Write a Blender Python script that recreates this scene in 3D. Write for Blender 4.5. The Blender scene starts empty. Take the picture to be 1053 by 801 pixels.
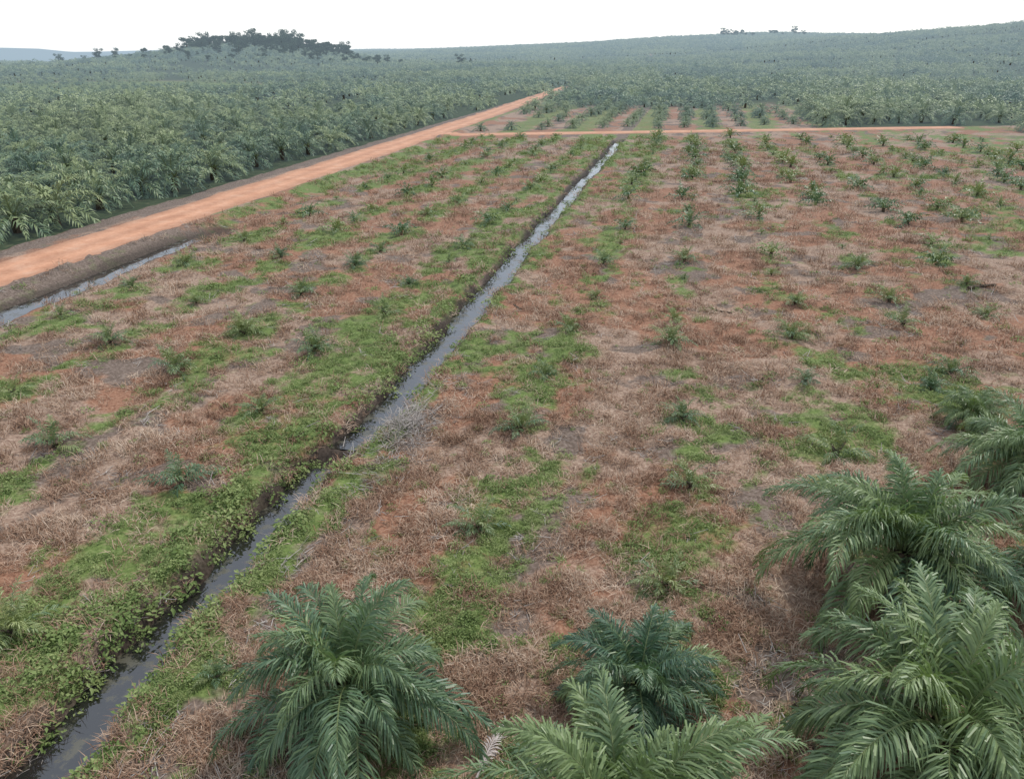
import bpy, math, random
import numpy as np
from mathutils import Vector

random.seed(4); rng=np.random.default_rng(11)
scene=bpy.context.scene
A=math.radians(12.1); SA,CA=math.sin(A),math.cos(A)
def to_rs(x,y): return x*CA-y*SA, x*SA+y*CA      # r across planting rows, s along them
def to_xy(r,s): return r*CA+s*SA, -r*SA+s*CA

# ---------------------------------------------------------------- noise
def _h(ix,iy,seed):
    n=(ix*374761393+iy*668265263+seed*974634777)&0xffffffff
    n=((n^(n>>13))*1274126177)&0xffffffff
    return ((n^(n>>16))&0xffff)/65535.0
def vn(x,y,seed=0):
    x=np.asarray(x,float); y=np.asarray(y,float)
    ix=np.floor(x).astype(np.int64); iy=np.floor(y).astype(np.int64)
    fx=x-ix; fy=y-iy; fx=fx*fx*(3-2*fx); fy=fy*fy*(3-2*fy)
    a=_h(ix,iy,seed);b=_h(ix+1,iy,seed);c=_h(ix,iy+1,seed);d=_h(ix+1,iy+1,seed)
    return (a*(1-fx)+b*fx)*(1-fy)+(c*(1-fx)+d*fx)*fy
def fbm(x,y,seed=0,o=4):
    t=0;a=.5;n=0
    for i in range(o):
        t=t+a*vn(x*2**i,y*2**i,seed+i*7);n+=a;a*=.5
    return t/n
def sst(a,b,x):
    t=np.clip((x-a)/(b-a),0,1); return t*t*(3-2*t)

# ---------------------------------------------------------------- site layout
CS=np.array([-80,0,13,22,28.5,32,35,38,60,87,120,173,186]); CR=np.array([-17.5,-17.3,-17.1,-16.8,-16.95,-16.9,-16.3,-16.0,-16.2,-16.0,-15.9,-15.6,-15.6])
def canal_r(s): return np.interp(s,CS,CR)+.55*(vn(s*.16,s*0+3,5)-.5)+.25*(vn(s*.6,s*0+3,6)-.5)
ROAD_R=-59.6
XN=(-.1495,.9888)
def xroad_d(x,y): return (x+16)*XN[0]+(y-195)*XN[1]
DITCH_R=-51.8
def ditch_r(s): return DITCH_R+.5*(vn(s*.12,s*0,19)-.5)*2
def scrub(x,y): return sst(-.5,.5,1.1-((x+230)/105)**2-((y-440)/85)**2+.8*(vn(x/40,y/40,44)-.5))
def hills(x,y):
    g=lambda cx,cy,sx,sy,h: h*np.exp(-((x-cx)/sx)**2-((y-cy)/sy)**2)
    z=g(740,960,330,380,45)+g(560,1750,620,520,37)+g(-255,880,100,150,16)+g(-375,900,95,150,6)+g(-3050,5200,420,500,62)+g(1500,2800,1500,700,50)
    z=z-34*sst(700,2600,y)*(1-sst(-.50,-.36,x/np.maximum(y,1)))
    return z+ (fbm(x/260,y/260,40,3)-.5)*10*sst(400,900,y)
def height(x,y):
    x=np.asarray(x,float);y=np.asarray(y,float)
    r,s=to_rs(x,y)
    rd=np.abs(r-ROAD_R); xd=np.abs(xroad_d(x,y))
    flat=sst(5,9,rd)*sst(5,9,xd)*(1-sst(200,260,y))
    z=((fbm(x*.3,y*.3,1)-.5)*.6+(vn(x*1.7,y*1.7,2)-.5)*.16)*flat
    z=z+hills(x,y)*sst(300,700,y)
    z=z+.35*(1-sst(4.2,6.2,rd))
    z=np.where((s>0)&(r>-57),z+.25*(1-sst(3.6,5.5,xd)),z)
    cd=np.abs(r-canal_r(s)); w=(1.22+.5*(vn(s*.5,r*0,9)-.5))*(1-.2*sst(50,150,s))
    w=w*(.78+.5*vn(x*.8,y*.8,14))
    plug=1-.85*np.exp(-((s-34.0)/.9)**2)
    inside=(s<188)
    carve=1.2*(1-sst(.42*w,1.3*w,cd))*plug
    bank=.22*np.exp(-((cd-2.0)/.7)**2)*(.4+1.2*vn(x*.9,y*.9,8))+.2*(fbm(x*2.6,y*2.6,15,2)-.5)*np.exp(-(cd/2.2)**2)
    z=np.where(inside,z*(1-.7*np.exp(-(cd/1.2)**2))-carve+bank,z)
    dd=np.abs(r-ditch_r(s)); wn=1.0+.8*vn(s*.15,r*0,29)
    z=np.where((s<185),z-.9*(1-sst(.5*wn,1.6*wn,dd))*(1-.6*sst(80,90,s)),z)
    nearroad=1-sst(78,95,s)
    lump=np.exp(-((r+54.9)/1.1)**2)*(.25+.75*nearroad)+np.exp(-((r+66)/1.6)**2)
    z=z+np.where(s<400,lump*(.1+.8*vn(x*.6,y*.6,21)*vn(x*1.9,y*1.9,22)),0)
    return z

def masks(x,y):
    """green weeds, reddish thatch, bare soil, plantation floor"""
    r,s=to_rs(x,y)
    cr=canal_r(s); c=r-cr; xd=xroad_d(x,y)
    n1=fbm(x*.16,y*.16,31); n2=fbm(x*.55,y*.55,32,4); n3=fbm(x*.05,y*.05,33,3); n4=fbm(x*1.3,y*1.3,36,3)
    kr=np.where(r>-13,(r+7.2)/7.9,(r+22.3)/7.9); rowd=np.abs(kr-np.round(kr))*7.9
    row=np.exp(-(rowd/(1.0+1.9*n1))**2)
    left=(c<0); far=sst(50,95,s)
    g=np.where(left,row*(.27+.60*n2+.22*far)+.40*n1-.07,row*(.11+.50*n2)+.38*n1-.10)
    g=g+np.where(left,np.exp(-((c+2.6)/2.1)**2)*(.74+.30*(1-sst(30,38,s)))*sst(.26,.58,n2), np.exp(-((c-1.6)/.9)**2)*.85*sst(.32,.60,n2))
    g=g+np.where(left,np.exp(-((c+4.5)/3.0)**2)*.15,0)
    g=g+np.where((~left)&(r<-5),.20*far,0)+np.where((~left)&(r<-3)&(r>-13),.20*n2,0)
    gp=lambda a,b,sa,sb: np.exp(-((r-a)/sa)**2-((s-b)/sb)**2)
    g=g+.50*gp(11.5,46,6.5,7.5)+.22*gp(-7.2,40,3.0,10)+.16*gp(-6.5,27,2.6,5)+.20*gp(6,35,4,6)+.18*gp(8,29,4,5)+.22*gp(-9,50,4,12)
    g=g+np.where(r>34,.24*sst(70,120,s),0)+.08*sst(60,120,s)
    g=g+(n1-.5)*1.0+(n2-.5)*1.05+(n4-.5)*.65
    g=sst(.32,.92,g)
    edge=np.where(r<-49,sst(72,90,s),1)
    g=g*(.3+.7*edge)
    yb=(xd>3)&(xd<120)&(r>-58)&(r<40)
    g=np.where(yb,sst(.35,.65,.5+.45*np.sin(r*2*math.pi/15.8)+(n1-.5)*1.2)*.85,g)
    red=sst(.40,.60,fbm(x*.13,y*.13,51)+.08*np.exp(-((s-36)/18)**2)*(r>-12))
    bare=sst(.54,.72,fbm(x*.35,y*.35,61)+.12*(n3-.5))
    mud=1-sst(1.0,1.7,np.abs(c))
    bare=np.maximum(bare,mud*.95)
    g=g*(1-.8*mud)
    bare=np.maximum(bare,np.exp(-((c-3.2)/1.3)**2)*.8*(n2>.42)*(s<55))
    bare=np.maximum(bare,np.exp(-((r+53.5)/3.2)**2)*(1-.75*edge*(s>60)))
    bare=np.maximum(bare,np.exp(-((r+66)/2.4)**2))
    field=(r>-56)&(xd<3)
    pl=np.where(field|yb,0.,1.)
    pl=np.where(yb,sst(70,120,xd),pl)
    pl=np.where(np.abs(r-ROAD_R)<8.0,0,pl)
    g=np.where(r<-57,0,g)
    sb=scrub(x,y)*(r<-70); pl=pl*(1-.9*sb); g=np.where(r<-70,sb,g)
    return g,red,bare,pl

# ---------------------------------------------------------------- helpers
def mesh_np(name,V,F,mats=(),mi=None,attrs=None,smooth=False):
    me=bpy.data.meshes.new(name); me.from_pydata([tuple(v) for v in V] if not isinstance(V,list) else V,[],F); 
    for m in mats: me.materials.append(m)
    if mi is not None: me.polygons.foreach_set('material_index',np.asarray(mi,dtype=np.int32))
    if attrs:
        for k,a in attrs.items():
            a=np.asarray(a,dtype=np.float32)
            if a.ndim==1:
                at=me.attributes.new(k,'FLOAT','POINT'); at.data.foreach_set('value',a)
            else:
                at=me.attributes.new(k,'FLOAT_COLOR','POINT'); at.data.foreach_set('color',a.ravel())
    if smooth: me.polygons.foreach_set('use_smooth',np.ones(len(me.polygons),dtype=bool))
    me.update(); return me
def link(name,me):
    o=bpy.data.objects.new(name,me); scene.collection.objects.link(o); return o
def newmat(name):
    m=bpy.data.materials.new(name); m.use_nodes=True; nt=m.node_tree
    return m,nt,nt.nodes['Principled BSDF'],nt.nodes['Material Output']
def N(nt,t,**k):
    n=nt.nodes.new(t)
    for a,b in k.items(): setattr(n,a,b)
    return n
def noise(nt,co,scale,detail=4,rough=.6):
    n=N(nt,'ShaderNodeTexNoise'); n.inputs['Scale'].default_value=scale; n.inputs['Detail'].default_value=detail; n.inputs['Roughness'].default_value=rough
    nt.links.new(co,n.inputs['Vector']); return n.outputs['Fac']
def ramp(nt,fac,stops,interp='LINEAR'):
    n=N(nt,'ShaderNodeValToRGB'); n.color_ramp.interpolation=interp
    e=n.color_ramp.elements
    while len(e)<len(stops): e.new(.5)
    for i,(p,c) in enumerate(stops):
        e[i].position=p; e[i].color=(c[0],c[1],c[2],1) if not isinstance(c,(int,float)) else (c,c,c,1)
    nt.links.new(fac,n.inputs['Fac']); return n.outputs['Color']
def mix(nt,fac,a,b,mode='MIX'):
    n=N(nt,'ShaderNodeMix',data_type='RGBA',blend_type=mode)
    for sock,val in ((n.inputs[0],fac),(n.inputs[6],a),(n.inputs[7],b)):
        if isinstance(val,(int,float)): sock.default_value=val
        elif isinstance(val,tuple): sock.default_value=(*val,1)
        else: nt.links.new(val,sock)
    return n.outputs[2]
def haze_paint(m,dist=-1900):
    """haze painted into the material: blue-grey emission mixed in with distance from the site"""
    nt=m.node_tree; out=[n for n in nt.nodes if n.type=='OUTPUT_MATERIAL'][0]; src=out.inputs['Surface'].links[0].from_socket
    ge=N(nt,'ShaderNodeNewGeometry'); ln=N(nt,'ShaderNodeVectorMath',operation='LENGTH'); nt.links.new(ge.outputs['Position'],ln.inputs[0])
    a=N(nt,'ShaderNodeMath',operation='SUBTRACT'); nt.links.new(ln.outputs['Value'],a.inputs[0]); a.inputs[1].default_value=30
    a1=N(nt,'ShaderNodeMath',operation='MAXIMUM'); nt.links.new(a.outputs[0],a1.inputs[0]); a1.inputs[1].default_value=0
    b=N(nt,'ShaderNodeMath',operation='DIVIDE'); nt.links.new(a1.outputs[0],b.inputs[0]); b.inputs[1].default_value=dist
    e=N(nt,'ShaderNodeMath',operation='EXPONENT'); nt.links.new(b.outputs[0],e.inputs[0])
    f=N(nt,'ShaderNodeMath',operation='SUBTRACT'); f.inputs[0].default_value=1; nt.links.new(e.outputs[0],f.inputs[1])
    em=N(nt,'ShaderNodeEmission'); em.inputs['Color'].default_value=(.42,.54,.64,1); em.inputs['Strength'].default_value=1  # surface glow standing in for haze; the air itself is not modelled
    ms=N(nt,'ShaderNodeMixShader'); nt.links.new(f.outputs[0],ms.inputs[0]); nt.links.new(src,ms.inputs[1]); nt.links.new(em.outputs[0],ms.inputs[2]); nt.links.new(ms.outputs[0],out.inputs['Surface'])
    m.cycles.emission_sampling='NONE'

# ---------------------------------------------------------------- materials
def leaf_mat(name,dark,mid,light,rough=.45,trans=.18,spec=.5,nscale=.012,namp=.6,noff=0.):
    m,nt,b,out=newmat(name)
    oi=N(nt,'ShaderNodeObjectInfo'); at=N(nt,'ShaderNodeAttribute',attribute_name='tint')
    ad=N(nt,'ShaderNodeMath',operation='MULTIPLY_ADD'); nt.links.new(oi.outputs['Random'],ad.inputs[0]); ad.inputs[1].default_value=.35
    nt.links.new(at.outputs['Fac'],ad.inputs[2])
    n=noise(nt,oi.outputs['Location'],nscale,2)
    ad2=N(nt,'ShaderNodeMath',operation='MULTIPLY_ADD'); nt.links.new(n,ad2.inputs[0]); ad2.inputs[1].default_value=namp; nt.links.new(ad.outputs[0],ad2.inputs[2])
    ad3=N(nt,'ShaderNodeMath',operation='ADD'); nt.links.new(ad2.outputs[0],ad3.inputs[0]); ad3.inputs[1].default_value=noff
    c=ramp(nt,ad3.outputs[0],[(.15,dark),(.6,mid),(1.0,light)])
    nt.links.new(c,b.inputs['Base Color']); b.inputs['Roughness'].default_value=rough; b.inputs['Specular IOR Level'].default_value=spec
    if trans>0:
        tr=N(nt,'ShaderNodeBsdfTranslucent'); nt.links.new(mix(nt,1,c,(1.1,1.25,.6),'MULTIPLY'),tr.inputs['Color'])
        ms=N(nt,'ShaderNodeMixShader'); ms.inputs[0].default_value=trans
        nt.links.new(b.outputs[0],ms.inputs[1]); nt.links.new(tr.outputs[0],ms.inputs[2]); nt.links.new(ms.outputs[0],out.inputs['Surface'])
    return m
M_palm=leaf_mat('palm_leaf',(.038,.080,.048),(.078,.150,.085),(.20,.27,.11),rough=.43,spec=.5)
M_plant=leaf_mat('plantation_leaf',(.036,.080,.044),(.076,.145,.070),(.23,.28,.10),rough=.5,trans=0,namp=1.7,noff=-.55); haze_paint(M_plant)
M_young=leaf_mat('young_palm_leaf',(.040,.085,.045),(.075,.150,.070),(.24,.28,.10),trans=.1,nscale=.8,namp=.9,noff=-.18)
M_weed=leaf_mat('weed_leaf',(.070,.115,.030),(.150,.215,.065),(.28,.33,.13),rough=.6,trans=.15,spec=.2,nscale=.25,namp=1.1,noff=-.25)
M_tree=leaf_mat('forest_leaf',(.010,.026,.014),(.020,.046,.024),(.04,.075,.035),rough=.7,trans=0); haze_paint(M_tree,-3200)

def loc_mat(name,stops,rough=.8,scale=.16,rnd=.45):
    m,nt,b,out=newmat(name)
    oi=N(nt,'ShaderNodeObjectInfo'); at=N(nt,'ShaderNodeAttribute',attribute_name='tint')
    n=noise(nt,oi.outputs['Location'],scale,2)
    a=N(nt,'ShaderNodeMath',operation='MULTIPLY_ADD'); nt.links.new(at.outputs['Fac'],a.inputs[0]); a.inputs[1].default_value=rnd; nt.links.new(n,a.inputs[2])
    c=ramp(nt,a.outputs[0],stops)
    nt.links.new(c,b.inputs['Base Color']); b.inputs['Roughness'].default_value=rough; b.inputs['Specular IOR Level'].default_value=.15
    return m
M_dead=loc_mat('dead_grass',[(.42,(.15,.085,.055)),(.60,(.29,.17,.108)),(.78,(.40,.275,.19)),(1,(.58,.46,.35))],scale=.22)
M_stick=loc_mat('dry_wood',[(.3,(.14,.12,.10)),(.65,(.33,.29,.26)),(1,(.55,.51,.46))])
M_rachis,nt,b,_=newmat('palm_rachis'); b.inputs['Base Color'].default_value=(.16,.20,.08,1); b.inputs['Roughness'].default_value=.5
M_trunk,nt,b,_=newmat('palm_trunk')
tc=N(nt,'ShaderNodeTexCoord'); nt.links.new(ramp(nt,noise(nt,tc.outputs['Object'],9,2),[(.35,(.03,.022,.015)),(.7,(.13,.095,.06))]),b.inputs['Base Color']); b.inputs['Roughness'].default_value=.9
M_white=loc_mat('bleached_frond',[(.3,(.35,.30,.27)),(1,(.62,.56,.52))])

# ground
M_ground,nt,b,out=newmat('ground_cover')
tc=N(nt,'ShaderNodeTexCoord'); co=tc.outputs['Object']
at=N(nt,'ShaderNodeAttribute',attribute_name='zones'); sp=N(nt,'ShaderNodeSeparateColor'); nt.links.new(at.outputs['Color'],sp.inputs[0])
mu=N(nt,'ShaderNodeAttribute',attribute_name='mud')
nf=noise(nt,co,5.5,4,.75); nm=noise(nt,co,.9,4,.65)
thatch=ramp(nt,nf,[(.28,(.11,.07,.05)),(.47,(.27,.185,.135)),(.75,(.48,.37,.285))])
redt=ramp(nt,nf,[(.28,(.11,.052,.033)),(.5,(.27,.14,.088)),(.78,(.42,.275,.185))])
soil=ramp(nt,nf,[(.25,(.05,.037,.03)),(.5,(.16,.12,.095)),(.8,(.35,.285,.24))])
green=ramp(nt,nf,[(.25,(.05,.075,.024)),(.5,(.13,.18,.055)),(.8,(.25,.29,.115))])
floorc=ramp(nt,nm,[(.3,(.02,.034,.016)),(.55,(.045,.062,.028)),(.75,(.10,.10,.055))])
def jitter(sock,amt=.9,lo=.3,hi=.7):
    a=N(nt,'ShaderNodeMath',operation='SUBTRACT'); nt.links.new(nm,a.inputs[0]); a.inputs[1].default_value=.5
    c=N(nt,'ShaderNodeMath',operation='MULTIPLY_ADD'); nt.links.new(a.outputs[0],c.inputs[0]); c.inputs[1].default_value=amt; nt.links.new(sock,c.inputs[2])
    m=N(nt,'ShaderNodeMapRange'); m.inputs[1].default_value=lo; m.inputs[2].default_value=hi; nt.links.new(c.outputs[0],m.inputs[0]); return m.outputs[0]
c=mix(nt,jitter(sp.outputs[1]),thatch,redt)
c=mix(nt,jitter(sp.outputs[2],1.1),c,soil)
c=mix(nt,jitter(sp.outputs[0],1.9,.22,1.0),c,green)
c=mix(nt,mu.outputs['Fac'],c,ramp(nt,nf,[(.3,(.022,.017,.013)),(.7,(.075,.058,.045))]))
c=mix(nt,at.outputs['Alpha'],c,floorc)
nt.links.new(c,b.inputs['Base Color']); b.inputs['Roughness'].default_value=.95; b.inputs['Specular IOR Level'].default_value=.05
haze_paint(M_ground)

# road
M_road,nt,b,out=newmat('laterite_road')
tc=N(nt,'ShaderNodeTexCoord'); co=tc.outputs['Object']
at=N(nt,'ShaderNodeAttribute',attribute_name='lane')
n1=noise(nt,co,.35,5,.65); n2=noise(nt,co,3,4,.7)
base=ramp(nt,n1,[(.3,(.42,.185,.095)),(.55,(.57,.29,.17)),(.8,(.68,.45,.32))])
trk=ramp(nt,at.outputs['Fac'],[(0,.62),(.18,.85),(.32,1.12),(.5,.86),(.68,1.14),(.84,.85),(1,.6)])
c=mix(nt,1,base,trk,'MULTIPLY'); c=mix(nt,.3,c,ramp(nt,n2,[(.3,(.25,.12,.07)),(.7,(.65,.42,.3))]))
nt.links.new(c,b.inputs['Base Color']); b.inputs['Roughness'].default_value=.9; b.inputs['Specular IOR Level'].default_value=.1
haze_paint(M_road)

# water
M_water,nt,b,out=newmat('canal_water')
b.inputs['Base Color'].default_value=(.025,.025,.022,1); b.inputs['Roughness'].default_value=.03; b.inputs['IOR'].default_value=2.0
tc=N(nt,'ShaderNodeTexCoord')
# patches of floating scum and litter
scum=ramp(nt,noise(nt,tc.outputs['Object'],1.3,4,.7),[(.53,0.),(.62,1.)])
nt.links.new(mix(nt,scum,(.02,.02,.018),(.07,.065,.04)),b.inputs['Base Color'])
nt.links.new(mix(nt,scum,(.03,.03,.03),(.45,.45,.45)),b.inputs['Roughness'])
bp=N(nt,'ShaderNodeBump'); bp.inputs['Strength'].default_value=.08; bp.inputs['Distance'].default_value=.02
nt.links.new(noise(nt,tc.outputs['Object'],3,2),bp.inputs['Height']); nt.links.new(bp.outputs[0],b.inputs['Normal'])

# ---------------------------------------------------------------- ground sheet
def grow(a,stop,step,f,sign=1):
    out=[]; x=a
    while (x-stop)*sign<0:
        step*=f; x+=sign*step; out.append(x)
    return out
rl=list(np.arange(-70,-19.4,.4))+list(np.arange(-19.4,-13.4,.12))+list(np.arange(-13.4,26,.3))+list(np.arange(26,60,.5))
rl=grow(-70,-9000,.5,1.07,-1)[::-1]+rl+grow(60,9000,.6,1.09)
sl=grow(6,-400,.6,1.25,-1)[::-1]+list(np.arange(6,34,.2))+list(np.arange(34,60,.3))
x=60;st=.3
while x<210: sl.append(x); x+=st; st=min(st*1.02,1.3)
sl+= [x]+grow(x,12000,1.3,1.05)
rl=np.array(sorted(rl)); sl=np.array(sl)
RR,SS=np.meshgrid(rl,sl); X,Y=to_xy(RR,SS); Z=height(X,Y)
g,red,bare,pl=masks(X,Y)
mud=(1-sst(.9,1.5+.6*vn(X*1.1,Y*1.1,88),np.abs(RR-canal_r(SS))))*(SS<188)*.9
mud=np.maximum(mud,(1-sst(1.4,2.3,np.abs(RR-ditch_r(SS))))*(SS<85)*.8)
nr,ns=len(rl),len(sl)
V=np.stack([X.ravel(),Y.ravel(),Z.ravel()],1)
i=np.arange(ns-1)[:,None]*nr+np.arange(nr-1)[None,:]; i=i.ravel()
F=np.stack([i,i+1,i+nr+1,i+nr],1).tolist()
me=mesh_np('ground',V,F,[M_ground],attrs={'zones':np.stack([g.ravel(),red.ravel(),bare.ravel(),pl.ravel()],1),'mud':mud.ravel()},smooth=True)
link('ground',me)

# roads
def road(name,cx,cy,w,lift,n_across=13):
    cx=np.array(cx);cy=np.array(cy)
    dx=np.gradient(cx);dy=np.gradient(cy);L=np.hypot(dx,dy);nx,ny=dy/L,-dx/L
    t=np.linspace(0,1,n_across)
    ww=w*(1+.22*(vn(cx*.15,cy*.15,77)-.5)+.12*(vn(cx*.7,cy*.7,78)-.5))
    Xr=cx[:,None]+nx[:,None]*(t-.5)*ww[:,None]; Yr=cy[:,None]+ny[:,None]*(t-.5)*ww[:,None]
    edge=np.abs(t-.5)*2
    Zr=height(Xr,Yr)+lift-np.where(edge>.99,.25,0)+.05*(1-edge**2)
    V=np.stack([Xr.ravel(),Yr.ravel(),Zr.ravel()],1); n=n_across
    i=(np.arange(len(cx)-1)[:,None]*n+np.arange(n-1)[None,:]).ravel()
    F=np.stack([i,i+1,i+n+1,i+n],1).tolist()
    lane=np.broadcast_to(t,Xr.shape).ravel()
    link(name,mesh_np(name,V,F,[M_road],attrs={'lane':lane},smooth=True))
s=np.arange(-60,450,1.5); rr=np.interp(s,[-60,57,90,160,247,394,450],[-58.9,-59.2,-59.8,-60.2,-61,-66,-66])
x,y=to_xy(rr,s); road('dirt_road',x,y,8.2,.07)
t=np.arange(0,136,1.5); road('dirt_road',-19+t*.9888,195-.45+t*.1495,6.5,.10)

# water strips
def water(rf,s0,s1,hw,z):
    s=np.arange(s0,s1,.8); rc=rf(s); V=[];F=[]
    for k in range(len(s)):
        for q in (-hw,hw):
            a,b_=to_xy(rc[k]+q,s[k]); V.append((a,b_,z))
        if k: F.append((2*k-2,2*k-1,2*k+1,2*k))
    link('canal_water',mesh_np('canal_water',V,F,[M_water]))
water(canal_r,-60,33.2,1.4,-.66)
water(canal_r,34.8,187,1.4,-.52)
water(ditch_r,-60,78,2.2,-.36)

# ---------------------------------------------------------------- palm builder
class MB:
    def __init__(s): s.V=[];s.F=[];s.M=[];s.T=[];s.n=0
    def add(s,v,f,m,t):
        v=np.asarray(v,float); s.V.append(v); s.F+= [tuple(int(a)+s.n for a in q) for q in f]; s.M+=[m]*len(f)
        s.T.append(np.full(len(v),t) if np.isscalar(t) else t); s.n+=len(v)
    def mesh(s,name,mats,smooth=False):
        return mesh_np(name,np.concatenate(s.V),s.F,mats,s.M,{'tint':np.concatenate(s.T)},smooth)
def nrm(v): return v/np.maximum(np.linalg.norm(v,axis=-1,keepdims=True),1e-9)
def frond(mb,rg,base,az,el0,bend,L,pairs,ll,lw,tint,lod=0,pet=.14,twist=0,rr=.03):
    K=14; t=np.linspace(0,1,K); ang=el0-bend*t**1.35
    azs=az+twist*t
    T=np.stack([np.cos(azs)*np.cos(ang),np.sin(azs)*np.cos(ang),np.sin(ang)],1)
    P=base+np.concatenate([[[0,0,0]],np.cumsum((T[:-1]+T[1:])/2*(L/(K-1)),0)])
    S=nrm(np.stack([np.sin(azs),-np.cos(azs),0*azs],1))
    roll=rg.normal(0,.35); U=nrm(np.cross(S,T)); S2=S*math.cos(roll)+U*math.sin(roll); U=nrm(np.cross(S2,T)); S=S2
    if lod<2:
        idx=list(range(0,K,1 if lod==0 else 3)) 
        if idx[-1]!=K-1: idx.append(K-1)
        v=[];f=[]
        for q,k in enumerate(idx):
            w=rr*(1-.85*t[k])
            v+= [P[k]+S[k]*w,P[k]-S[k]*w,P[k]+U[k]*w*.9]
            if q:
                a=3*q-3;b_=3*q
                f+=[(a,a+1,b_+1,b_),(a+1,a+2,b_+2,b_+1),(a+2,a,b_,b_+2)]
        mb.add(v,f,1,.5)
    n=pairs*2
    tt=np.repeat(np.linspace(pet,1,pairs),2)+rg.uniform(-.3,.3,n)/pairs*.8; tt=np.clip(tt,pet*.8,1)
    sg=np.tile([1.,-1.],pairs)
    def ip(Aa): return np.stack([np.interp(tt,t,Aa[:,j]) for j in range(3)],1)
    p0=ip(P);Tt=nrm(ip(T));St=nrm(ip(S));Ut=nrm(ip(U))
    u=(tt-pet)/(1-pet)
    ln=ll*np.clip(.45+1.5*u,0,1)*np.clip(1.35-u*1.0,.3,1)*rg.uniform(.8,1.1,n)
    sl=np.radians(28+38*u+rg.normal(0,7,n)); upa=rg.normal(.22,.27,n)
    D=nrm(sg[:,None]*St*np.cos(sl)[:,None]+Tt*np.sin(sl)[:,None]+Ut*upa[:,None])
    Wd=nrm(np.cross(D,Ut)+rg.normal(0,.3,(n,3)))*lw*.5*(1.1-.5*u)[:,None]
    g1=rg.uniform(.45,.9,n);g2=rg.uniform(1.2,2.4,n)
    dn=np.array([0,0,-1.]); l=ln[:,None]
    if lod==0:
        p1=p0+D*l*.38; p2=p1+nrm(D+dn*g1[:,None])*l*.34; p3=p2+nrm(D+dn*g2[:,None])*l*.28
        v=np.stack([p0-Wd*.45,p0+Wd*.45,p1-Wd,p1+Wd,p2-Wd*.8,p2+Wd*.8,p3],1).reshape(-1,3)
        f=[]
        for k in range(n):
            a=7*k; f+=[(a,a+1,a+3,a+2),(a+2,a+3,a+5,a+4),(a+4,a+5,a+6)]
        tv=np.repeat(tint+rg.normal(0,.06,n),7)
    else:
        p1=p0+D*l*.5; p2=p1+nrm(D+dn*g1[:,None]*1.6)*l*.5
        v=np.stack([p0-Wd*.5,p0+Wd*.5,p1+Wd,p1-Wd,p2],1).reshape(-1,3)
        f=[]
        for k in range(n):
            a=5*k; f+=[(a,a+1,a+2,a+3),(a+3,a+2,a+4)]
        tv=np.repeat(tint+rg.normal(0,.07,n),5)
    mb.add(v,f,0,np.clip(tv,0,1))
def trunk(mb,rg,h,r0,lod=0):
    seg=10 if lod==0 else 6; rings=max(3,int(h/.35)) if lod==0 else 3
    v=[];f=[]
    for k in range(rings+1):
        z=-.3+(h+.3)*k/rings
        for a in range(seg):
            th=2*math.pi*(a+.5*(k%2))/seg; q=r0*(1.1-.2*k/rings)*(1+rg.uniform(-.12,.12))
            v.append((q*math.cos(th),q*math.sin(th),z))
        if k:
            for a in range(seg):
                b0=(k-1)*seg; f.append((b0+a,b0+(a+1)%seg,b0+seg+(a+1)%seg,b0+seg+a))
    mb.add(v,f,2,.5)
    if lod==0:   # cut frond bases
        for k in range(int(h*16)):
            th=k*2.4; z=.1+(h)*k/(h*16); d=np.array([math.cos(th),math.sin(th),.9]);d/=np.linalg.norm(d)
            o=np.array([math.cos(th),math.sin(th),0])*r0*.85+np.array([0,0,z]); sd=np.array([-math.sin(th),math.cos(th),0])
            up=np.cross(d,sd); e=o+d*rg.uniform(.2,.4)
            mb.add([o+sd*.1,o-sd*.1,o+up*.07,e+sd*.05,e-sd*.05,e+up*.04],[(0,1,4,3),(1,2,5,4),(2,0,3,5),(3,4,5)],2,.5)
def palm(name,seed,h,nf,L,pairs,ll,lw,r0,lod,leaf,emin=-12,emax=82,b0=38,b1=45,jl=(.78,1.1)):
    rg=np.random.default_rng(seed); mb=MB(); trunk(mb,rg,h,r0,lod)
    for k in range(nf):
        q=k/(nf-1); az=k*2.39996+rg.normal(0,.22)
        el=math.radians(emax+(emin-emax)*q**1.1+rg.normal(0,8)); bend=math.radians(b0+b1*math.sin(math.pi*min(1,q*.75+.15))+rg.normal(0,12))
        Lf=L*(.72+.28*min(1,q*2.5))*rg.uniform(*jl)
        base=np.array([math.cos(az)*r0*.5,math.sin(az)*r0*.5,h-.12*q])
        tnt=.42-.25*q+rg.uniform(-.12,.16)
        if lod==0 and q>.5 and rg.random()<.12: tnt+=.45      # ageing, yellowing lower frond
        frond(mb,rg,base,az,el,bend,Lf,pairs,ll,lw,tnt,lod,twist=rg.normal(0,.3),rr=.009*L if lod==0 else .015*L)
    return mb.mesh(name,[leaf,M_rachis,M_trunk])

big=[palm('oil_palm_%d'%i,100+i,hh,nf,4.2,84,1.05,.055,.42,0,M_palm,b0=52,b1=52,jl=(.70,1.14)) for i,(hh,nf) in enumerate([(1.9,40),(2.2,44),(1.7,36)])]
small=[palm('young_oil_palm_%d'%i,200+i,.2,nf,1.5,22,.44,.040,.1,0,M_young,emin=10,emax=84,b0=28,b1=38,jl=(.6,1.15)) for i,nf in enumerate([10,14,17,19,12])]
mid=[palm('mature_%d'%i,300+i,1.6,27,4.6,20,1.25,.15,.4,1,M_plant,emin=-25,b0=45,b1=48) for i in range(5)]
far=[palm('far_%d'%i,400+i,1.7,18,4.7,9,1.5,.40,.4,2,M_plant,emin=-25,b0=45,b1=48) for i in range(5)]
fary=[palm('yfar_%d'%i,450+i,.3,11,1.6,9,.55,.12,.12,1,M_young,emin=10,b0=30,b1=38,jl=(.6,1.15)) for i in range(4)]

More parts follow.
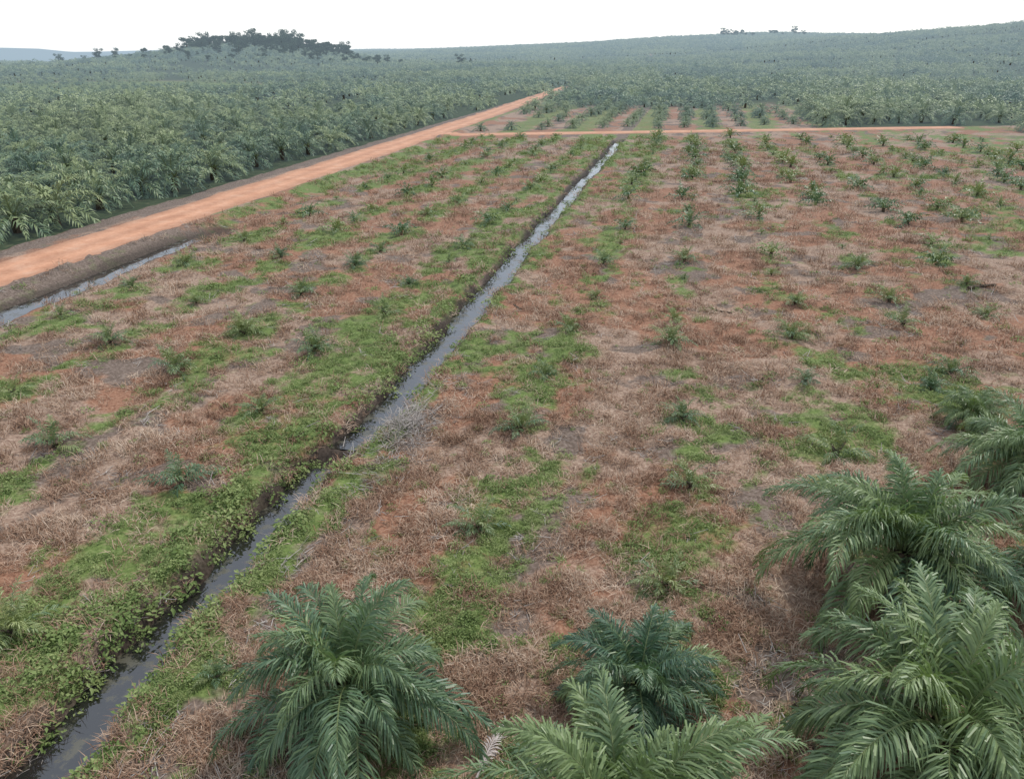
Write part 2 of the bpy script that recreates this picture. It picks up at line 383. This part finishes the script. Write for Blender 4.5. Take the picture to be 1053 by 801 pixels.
def place(name,me,r,s,dz=0,scale=1,rot=None,xy=None):
    x,y=to_xy(r,s) if xy is None else xy
    o=link(name,me); o.location=(x,y,float(height(x,y))+dz); o.rotation_euler=(random.uniform(-.06,.06),random.uniform(-.06,.06),random.uniform(0,6.28) if rot is None else rot)
    o.scale=(scale,)*3; return o
# foreground oil palms
for (r,s_,m,sc,dz) in [(-8.6,16.9,0,1.05,0),(-.2,19.4,2,.80,0),(-.1,12.5,1,1.14,.6),(8.7,26.0,1,1.18,.4),(7.9,17.6,0,1.28,.5),(16.6,36.6,2,1.08,.1),(16.2,43.5,2,.58,0),(13.0,14.6,1,1.15,.3),(15.4,27.2,2,1.0,0)]:
    place('oil_palm',big[m],r,s_,dz-.05,sc)

# ---------------------------------------------------------------- scatter system
def protos(name,meshes):
    c=bpy.data.collections.new(name)
    for k,m in enumerate(meshes):
        o=bpy.data.objects.new('%s_%02d'%(name,k),m); c.objects.link(o)
    return c
def scatter(name,pts,rot,scl,col,nvar):
    n=len(pts); me=bpy.data.meshes.new(name); me.from_pydata([tuple(p) for p in pts],[],[])
    a=me.attributes.new('rot','FLOAT_VECTOR','POINT'); a.data.foreach_set('vector',np.asarray(rot,np.float32).ravel())
    a=me.attributes.new('scl','FLOAT_VECTOR','POINT'); sc=np.asarray(scl,np.float32); sc=np.repeat(sc[:,None],3,1) if sc.ndim==1 else sc; a.data.foreach_set('vector',sc.ravel())
    a=me.attributes.new('idx','INT','POINT'); a.data.foreach_set('value',rng.integers(0,nvar,n).astype(np.int32))
    o=link(name,me)
    ng=bpy.data.node_groups.new(name,'GeometryNodeTree')
    ng.interface.new_socket('Geometry',in_out='INPUT',socket_type='NodeSocketGeometry'); ng.interface.new_socket('Geometry',in_out='OUTPUT',socket_type='NodeSocketGeometry')
    gi=ng.nodes.new('NodeGroupInput');go=ng.nodes.new('NodeGroupOutput'); ip=ng.nodes.new('GeometryNodeInstanceOnPoints'); ci=ng.nodes.new('GeometryNodeCollectionInfo')
    ci.inputs['Collection'].default_value=col; ci.inputs['Separate Children'].default_value=True; ci.inputs['Reset Children'].default_value=True
    def na(nm,ty):
        x=ng.nodes.new('GeometryNodeInputNamedAttribute'); x.data_type=ty; x.inputs['Name'].default_value=nm; return x.outputs['Attribute']
    er=ng.nodes.new('FunctionNodeEulerToRotation')
    L=ng.links.new
    L(gi.outputs[0],ip.inputs['Points']); L(ci.outputs[0],ip.inputs['Instance']); ip.inputs['Pick Instance'].default_value=True
    L(na('idx','INT'),ip.inputs['Instance Index']); L(na('rot','FLOAT_VECTOR'),er.inputs[0]); L(er.outputs[0],ip.inputs['Rotation']); L(na('scl','FLOAT_VECTOR'),ip.inputs['Scale'])
    L(ip.outputs[0],go.inputs[0])
    m=o.modifiers.new('instances','NODES'); m.node_group=ng
    print(name,n); return o
def rots(n,tilt=.06): return np.stack([rng.normal(0,tilt,n),rng.normal(0,tilt,n),rng.uniform(0,6.283,n)],1)

# young palms in rows
fr=[];fs=[];fsc=[]
rows=[(-7.2+7.9*k, (29.2 if k%2==0 else 33.4)) for k in range(12)]+[(-22.3-7.9*k,(19. if k%2==0 else 23.3)) for k in range(4)]
for (r0,s0) in rows:
    k=-1 if r0<-20 else 0
    while True:
        s_=s0+8.8*k; k+=1
        if s_>205: break
        rr_=r0+random.gauss(0,.55); ss=s_+random.gauss(0,1.1)
        x,y=to_xy(rr_,ss)
        if xroad_d(x,y)>-6: break
        if r0<-20 and s_<10: continue
        if random.random()<.09: continue
        if r0>10 and s_<48 and abs(r0-16)<2: continue
        if abs(rr_-8.5)<2 and ss<30: continue
        sc=random.choice([.45,.7,.9,1.0,1.15,1.25,1.35])
        if r0>-10: sc*=1+.4*float(sst(75,120,ss))
        if ss<80: 
            place('young_oil_palm',small[random.randrange(5)],rr_,ss,0,sc)
        else:
            fr.append(rr_);fs.append(ss);fsc.append(sc)
            if r0>-10 and ss>105 and random.random()<(.6 if r0<12 else .2):
                fr.append(rr_+random.gauss(0,.4));fs.append(ss+4.4);fsc.append(sc*.8)
fr=np.array(fr);fs=np.array(fs); x,y=to_xy(fr,fs)
scatter('young_oil_palm_rows',np.stack([x,y,height(x,y)],1),rots(len(x)),np.array(fsc),protos('young_far',fary),4)
place('young_oil_palm',small[1],-13.6,17.6,0,.6)
place('young_oil_palm',small[2],.5,25.6,0,1.0)
place('young_oil_palm',small[3],15.5,48.5,0,.9)

# mature plantation
cM=protos('mature_palm',mid); cF=protos('distant_palm',far)
def lattice(step,rmin,rmax,smin,smax,jit):
    a=np.arange(rmin,rmax,step*.866); b_=np.arange(smin,smax,step)
    Aa,B=np.meshgrid(a,b_); B=B+(np.arange(len(a))%2)[None,:]*step/2
    r=Aa.ravel();s=B.ravel(); w=sst(220,380,s)
    w=np.maximum(w,(r<-65)*.5)
    return r+rng.normal(0,1,r.size)*(.4+jit*w), s+rng.normal(0,1,r.size)*(.4+jit*w)
def inwedge(x,y,m=60): return (np.abs(x)<.72*y+m)
r,s=lattice(8.2,-1500,1500,-20,1450,1.8); x,y=to_xy(r,s)
ok=inwedge(x,y)&(y<1150)&(y>-20)
rd=xroad_d(x,y); roadr=np.interp(s,[-60,57,90,160,247,394,450],[-58.9,-59.2,-59.8,-60.2,-61,-66,-66])
inL=(r<-69)|((r<roadr-8)&(s>300)); inF=(rd>10)&(r>roadr+9); inR=(r>78)&(rd<-6)
past=(s>452)
ok&=(inL|inF|inR|past)
x,y,r,s,rd=x[ok],y[ok],r[ok],s[ok],rd[ok]
d=np.hypot(x,y)
sc=rng.uniform(.72,1.2,len(x))*(.76+.52*fbm(x/60,y/60,91,3))
sc*=np.where((r<-68)&(y<260),1.10,1)
yb=(r>-58)&(r<34)
young_b=np.where(yb,sst(5,130,rd),1); sc*=.5+.5*young_b
sc*=np.where((r>34)&(rd<220)&(rd>-200),1.25,1)
# blocks replanted at different times: lower, thinner canopy
blk=sst(.50,.58,vn((x+.25*y)/210,(y-.2*x)/120,95))*sst(260,380,y)
sc*=1-.40*blk
sc*=1-.5*scrub(x,y)*(r<-70)
# emergent older palms
sc*=np.where((rng.random(len(x))<.05)&(y>200)&(young_b>.6),1.35,1)
keep=rng.random(len(x))>.05
keep&=~((fbm(x/30,y/30,93,3)>.66)&(y>160))
keep&=~((young_b<.5)&(rng.random(len(x))<.12))
x,y,sc,d=x[keep],y[keep],sc[keep],d[keep]
z=height(x,y)-.1
nm_=d<280
scatter('oil_palm_plantation',np.stack([x,y,z],1)[nm_],rots(nm_.sum(),.09),sc[nm_],cM,5)
scatter('distant_oil_palm_plantation',np.stack([x,y,z],1)[~nm_],rots((~nm_).sum(),.12),sc[~nm_],cF,5)
r,s=lattice(12.5,-3500,3500,900,4200,2.5); x,y=to_xy(r,s); ok=inwedge(x,y)&(y>=1150)&(y<3400)&(rng.random(len(x))>.05)
x,y=x[ok],y[ok]
scatter('horizon_oil_palm_plantation',np.stack([x,y,height(x,y)-.3],1),rots(len(x)),rng.uniform(1.1,1.7,len(x)),cF,5)

# ---------------------------------------------------------------- distant forest trees
def tree(name,seed,h,cr):
    rg=np.random.default_rng(seed); mb=MB(); 
    v=[];f=[]
    for k in range(6):
        z=h*.75*k/5; q=.35*(1-.6*k/5)
        for a in range(6): v.append((q*math.cos(a*1.047)+.2*math.sin(k),q*math.sin(a*1.047),z))
        if k:
            for a in range(6): b0=(k-1)*6; f.append((b0+a,b0+(a+1)%6,b0+6+(a+1)%6,b0+6+a))
    mb.add(v,f,1,.5)
    for c_ in range(12):
        cc=np.array([rg.normal(0,cr*.45),rg.normal(0,cr*.45),h*rg.uniform(.35,.95)]); rad=cr*rg.uniform(.3,.55)
        n=80; p=cc+nrm(rg.normal(0,1,(n,3)))*rad*rg.uniform(.5,1.1,(n,1))*np.array([1,1,.7])
        a=nrm(rg.normal(0,1,(n,3)))*.5; b_=nrm(np.cross(a,rg.normal(0,1,(n,3))))*.45
        v=np.stack([p-a,p+b_,p+a,p-b_],1).reshape(-1,3)
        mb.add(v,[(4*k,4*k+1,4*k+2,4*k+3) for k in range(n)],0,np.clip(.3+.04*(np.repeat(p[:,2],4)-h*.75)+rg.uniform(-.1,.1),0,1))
    return mb.mesh(name,[M_tree,M_trunk])
trees=[tree('forest_tree_%d'%i,500+i,h,c) for i,(h,c) in enumerate([(12,5),(17,6),(9,4.5),(13,4.5)])]
px=np.concatenate([rng.normal(-238,26,130),rng.normal(-310,9,20),rng.normal(-235,75,150),rng.normal(-380,70,60),rng.normal(430,14,14),rng.normal(540,25,10)])
py=np.concatenate([rng.normal(880,30,130),rng.normal(880,20,20),rng.normal(850,45,150),rng.normal(920,40,60),rng.normal(1700,30,14),rng.normal(1700,30,10)])
fsz=rng.uniform(.5,1.2,len(px)); fsz[150:360]*=.62
scatter('distant_forest',np.stack([px,py,height(px,py)-.8],1),rots(len(px)),fsz,protos('forest_tree',trees),4)

# ---------------------------------------------------------------- ground cover clumps
def blades(name,seed,n,lmin,lmax,w,elmin,elmax,mat,rad=.35,bend=.5):
    rg=np.random.default_rng(seed); mb=MB()
    az=rg.uniform(0,6.283,n); el=np.radians(rg.uniform(elmin,elmax,n)); l=rg.uniform(lmin,lmax,n)[:,None]
    q=np.sqrt(rg.random(n))*rad; a2=rg.uniform(0,6.283,n); p0=np.stack([q*np.cos(a2),q*np.sin(a2),rg.uniform(-.02,.05,n)],1)
    D=np.stack([np.cos(az)*np.cos(el),np.sin(az)*np.cos(el),np.sin(el)],1)
    W=nrm(np.stack([-np.sin(az),np.cos(az),rg.normal(0,.3,n)],1))*w/2
    p1=p0+D*l*.5; p2=p1+nrm(D+np.array([0,0,-1])*bend)*l*.5
    p2[:,2]=np.maximum(p2[:,2],.01)
    v=np.stack([p0-W,p0+W,p1+W,p1-W,p2],1).reshape(-1,3)
    mb.add(v,[t for k in range(n) for t in ((5*k,5*k+1,5*k+2,5*k+3),(5*k+3,5*k+2,5*k+4))],0,np.repeat(rg.uniform(0,1,n),5))
    return mb.mesh(name,[mat])
def weeds(name,seed,n,rad,hh,ls,mat):
    rg=np.random.default_rng(seed); mb=MB()
    q=np.sqrt(rg.random(n))*rad; a=rg.uniform(0,6.283,n); z=hh*(1-(q/rad)**2*.7)*rg.uniform(.35,1,n)
    p=np.stack([q*np.cos(a),q*np.sin(a),z],1); az=a+rg.normal(0,1,n); el=rg.normal(.1,.45,n)
    D=np.stack([np.cos(az)*np.cos(el),np.sin(az)*np.cos(el),np.sin(el)],1); S=nrm(np.stack([-np.sin(az),np.cos(az),rg.normal(0,.4,n)],1))
    l=rg.uniform(.6,1.2,n)[:,None]*ls
    v=np.stack([p,p+D*l*.45+S*l*.28,p+D*l+np.array([0,0,-.25])*l,p+D*l*.45-S*l*.28],1).reshape(-1,3)
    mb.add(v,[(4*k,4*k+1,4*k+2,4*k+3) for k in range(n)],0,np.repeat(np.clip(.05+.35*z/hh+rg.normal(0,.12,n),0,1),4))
    return mb.mesh(name,[mat])
def sticks(name,seed,n,rad,mat,lm=1.0):
    rg=np.random.default_rng(seed); mb=MB()
    for k in range(n):
        az=rg.uniform(0,6.283);el=rg.uniform(-.05,.35);l=rg.uniform(.25,1.0)*lm;w=rg.uniform(.01,.028)
        D=np.array([math.cos(az)*math.cos(el),math.sin(az)*math.cos(el),math.sin(el)]);S=np.array([-math.sin(az),math.cos(az),0]);U=np.cross(D,S)
        o=np.array([rg.normal(0,rad*.5),rg.normal(0,rad*.5),rg.uniform(.0,.15)]);e=o+D*l+U*rg.normal(0,.05)
        mb.add([o+S*w,o-S*w,o+U*w,e+S*w*.6,e-S*w*.6,e+U*w*.6],[(0,1,4,3),(1,2,5,4),(2,0,3,5),(3,4,5),(2,1,0)],0,rg.uniform(0,1))
    return mb.mesh(name,[mat])
cD=protos('dead_grass_clump',[blades('dead_%d'%i,600+i,30,.2,.55,.02,5,50+i*6,M_dead) for i in range(5)])
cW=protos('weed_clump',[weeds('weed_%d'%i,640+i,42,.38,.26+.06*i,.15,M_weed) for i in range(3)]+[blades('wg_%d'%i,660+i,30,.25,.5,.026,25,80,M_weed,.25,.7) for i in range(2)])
cS=protos('twig_clump',[sticks('stk_%d'%i,680+i,8,.6,M_stick) for i in range(4)])
def cand(n,d0,d1,half=.78):
    d=d0*(d1/d0)**rng.random(n); th=rng.uniform(-half,half,n); return d*np.sin(th),d*np.cos(th),d
def okfield(x,y):
    r,s=to_rs(x,y); return (r>-55.2)&(xroad_d(x,y)<-3.5)
def do(name,n,d0,d1,prob,col,nv,s0,sk,zoff=0,svar=(.6,1.25),cmin=.85):
    x,y,d=cand(n,d0,d1); g,red,bare,pl=masks(x,y); r,s=to_rs(x,y)
    c=np.abs(r-canal_r(s)); c2=np.abs(r-ditch_r(s))
    p=prob(g,red,bare,c,r,s,x,y)
    ok=okfield(x,y)&(rng.random(n)<p)&(c>cmin)&((c2>1.9)|(s>85))
    x,y,d=x[ok],y[ok],d[ok]
    sc=rng.uniform(*svar,len(x))*(s0+sk*d)
    scatter(name,np.stack([x,y,height(x,y)+zoff],1),rots(len(x),.12),sc,col,nv)
do('dead_grass',60000,11,185,lambda g,red,bare,c,r,s,x,y:(1-.85*g)*(1-.75*bare*(c>2))*(.2+.8*(fbm(x*.9,y*.9,71,3)>.47))*(c>1.1),cD,5,.75,.009,svar=(.45,1.35))
do('green_weeds',68000,11,195,lambda g,red,bare,c,r,s,x,y:np.clip(g*1.2-.08,0,1)*(.2+.75*(fbm(x*1.1,y*1.1,72,3)>.46))+.03,cW,5,.45,.009,svar=(.4,1.3))
do('canal_bank_weeds',26000,11,180,lambda g,red,bare,c,r,s,x,y:np.where(r<-16.4,np.exp(-(c/3.2)**2)*sst(.38,.54,fbm(x*.45,y*.45,75,4))+(c<1.4)*.22,(c<1.9)*.9*sst(.40,.58,fbm(x*.45,y*.45,76,4))+(c<1.3)*.15),cW,3,.72,.006,svar=(.4,1.9),cmin=.72)
do('woody_debris',6500,11,140,lambda g,red,bare,c,r,s,x,y:.05+.45*bare*(1-g)+.5*np.exp(-((r+13.6)/1.4)**2)*(s<60),cS,4,.6,.005)
# heap of uprooted roots and branches on the bank by the canal crossing
nh=240; hr=rng.normal(-13.7,.8,nh); hs=rng.normal(36.6,1.7,nh); x,y=to_xy(hr,hs)
hz=height(x,y)+.6*np.exp(-((hr+13.7)/1.0)**2-((hs-36.6)/1.8)**2)*rng.random(nh)
scatter('branch_heap',np.stack([x,y,hz],1),rots(nh,.35),rng.uniform(.4,.85,nh),cS,4)

# fallen logs left from clearing
def log(r,s,l,w,rot):
    rg=np.random.default_rng(int(s*10)); mb=MB(); v=[];f=[]; K=9
    for k in range(K):
        t=k/(K-1); q=w*(1-.35*t)*(1+rg.uniform(-.12,.12))
        for a in range(8): th=a*math.pi/4; v.append((l*(t-.5),q*math.cos(th)+.12*l*math.sin(t*2.6)*.4,w*.7+q*math.sin(th)*.9))
        if k:
            for a in range(8): b0=(k-1)*8; f.append((b0+a,b0+(a+1)%8,b0+8+(a+1)%8,b0+8+a))
    f.append(tuple(range(7,-1,-1))); f.append(tuple(range((K-1)*8,K*8)))
    for j in range(3):  # broken limbs
        t=rg.uniform(.2,.9); o=np.array([l*(t-.5),0,w]); e=o+np.array([rg.normal(0,.4),rg.normal(0,.7),rg.uniform(.3,.9)])*l*.22; n0=len(v); q=w*.3
        v+= [tuple(o+np.array([q,0,0])),tuple(o+np.array([-q*.5,q,0])),tuple(o+np.array([-q*.5,-q,0])),tuple(e)]; f+=[(n0,n0+1,n0+3),(n0+1,n0+2,n0+3),(n0+2,n0,n0+3)]
    mb.add(v,f,0,.2); place('fallen_log',mb.mesh('fallen_log',[M_trunk]),r,s,-.04,1,rot)
log(25.6,73.3,3.0,.2,.3); log(5.9,130,4,.22,.1); log(3.5,62,1.8,.10,2.4); log(20,58,2.2,.12,.9); log(-12.4,60,1.6,.10,2.0)

# dry bleached frond lying by the palms
rg=np.random.default_rng(9); mb=MB(); frond(mb,rg,np.array([0,0,.2]),1.2,.3,.55,2.0,30,.5,.04,.5,0)
me=mb.mesh('dry_palm_frond',[M_white,M_white]); place('dry_palm_frond',me,-4.3,15.4,.3,1,0)

# ---------------------------------------------------------------- sky, sun, camera
EL,AZ=math.radians(58),math.radians(50)
w=bpy.data.worlds.new('World'); scene.world=w; w.use_nodes=True; nt=w.node_tree
sk=N(nt,'ShaderNodeTexSky'); sk.sky_type='NISHITA'; sk.sun_disc=False; sk.sun_elevation=EL; sk.sun_rotation=AZ; sk.dust_density=1.0; sk.air_density=1.0; sk.ozone_density=1
bg=nt.nodes['Background']; nt.links.new(sk.outputs[0],bg.inputs[0]); bg.inputs[1].default_value=.07
# thin bright cloud veil, thickest toward the horizon
tc=N(nt,'ShaderNodeTexCoord'); sx=N(nt,'ShaderNodeSeparateXYZ'); nt.links.new(tc.outputs['Generated'],sx.inputs[0])
veil=ramp(nt,sx.outputs['Z'],[(0,(.86,.90,.95)),(.25,(.70,.73,.78)),(1,(.57,.60,.65))])
b2=N(nt,'ShaderNodeBackground'); nt.links.new(veil,b2.inputs[0]); b2.inputs[1].default_value=.95
ad=N(nt,'ShaderNodeAddShader'); nt.links.new(bg.outputs[0],ad.inputs[0]); nt.links.new(b2.outputs[0],ad.inputs[1]); nt.links.new(ad.outputs[0],nt.nodes['World Output'].inputs['Surface'])
ld=bpy.data.lights.new('sun','SUN'); ld.energy=2.5; ld.angle=math.radians(3); ld.color=(1,.96,.9)
lo=bpy.data.objects.new('sun',ld); scene.collection.objects.link(lo)
D=Vector((math.sin(AZ)*math.cos(EL),math.cos(AZ)*math.cos(EL),math.sin(EL))); lo.rotation_euler=(-D).to_track_quat('-Z','Y').to_euler()
cd=bpy.data.cameras.new('camera'); cam=bpy.data.objects.new('camera',cd); scene.collection.objects.link(cam)
cam.location=(0,0,19); cam.rotation_euler=(math.radians(90-23.2),0,0); cd.sensor_width=36; cd.lens=36*818/1053; cd.clip_end=30000; cd.clip_start=.1
scene.camera=cam
scene.view_settings.view_transform='Standard'; scene.view_settings.look='None'; scene.view_settings.exposure=0
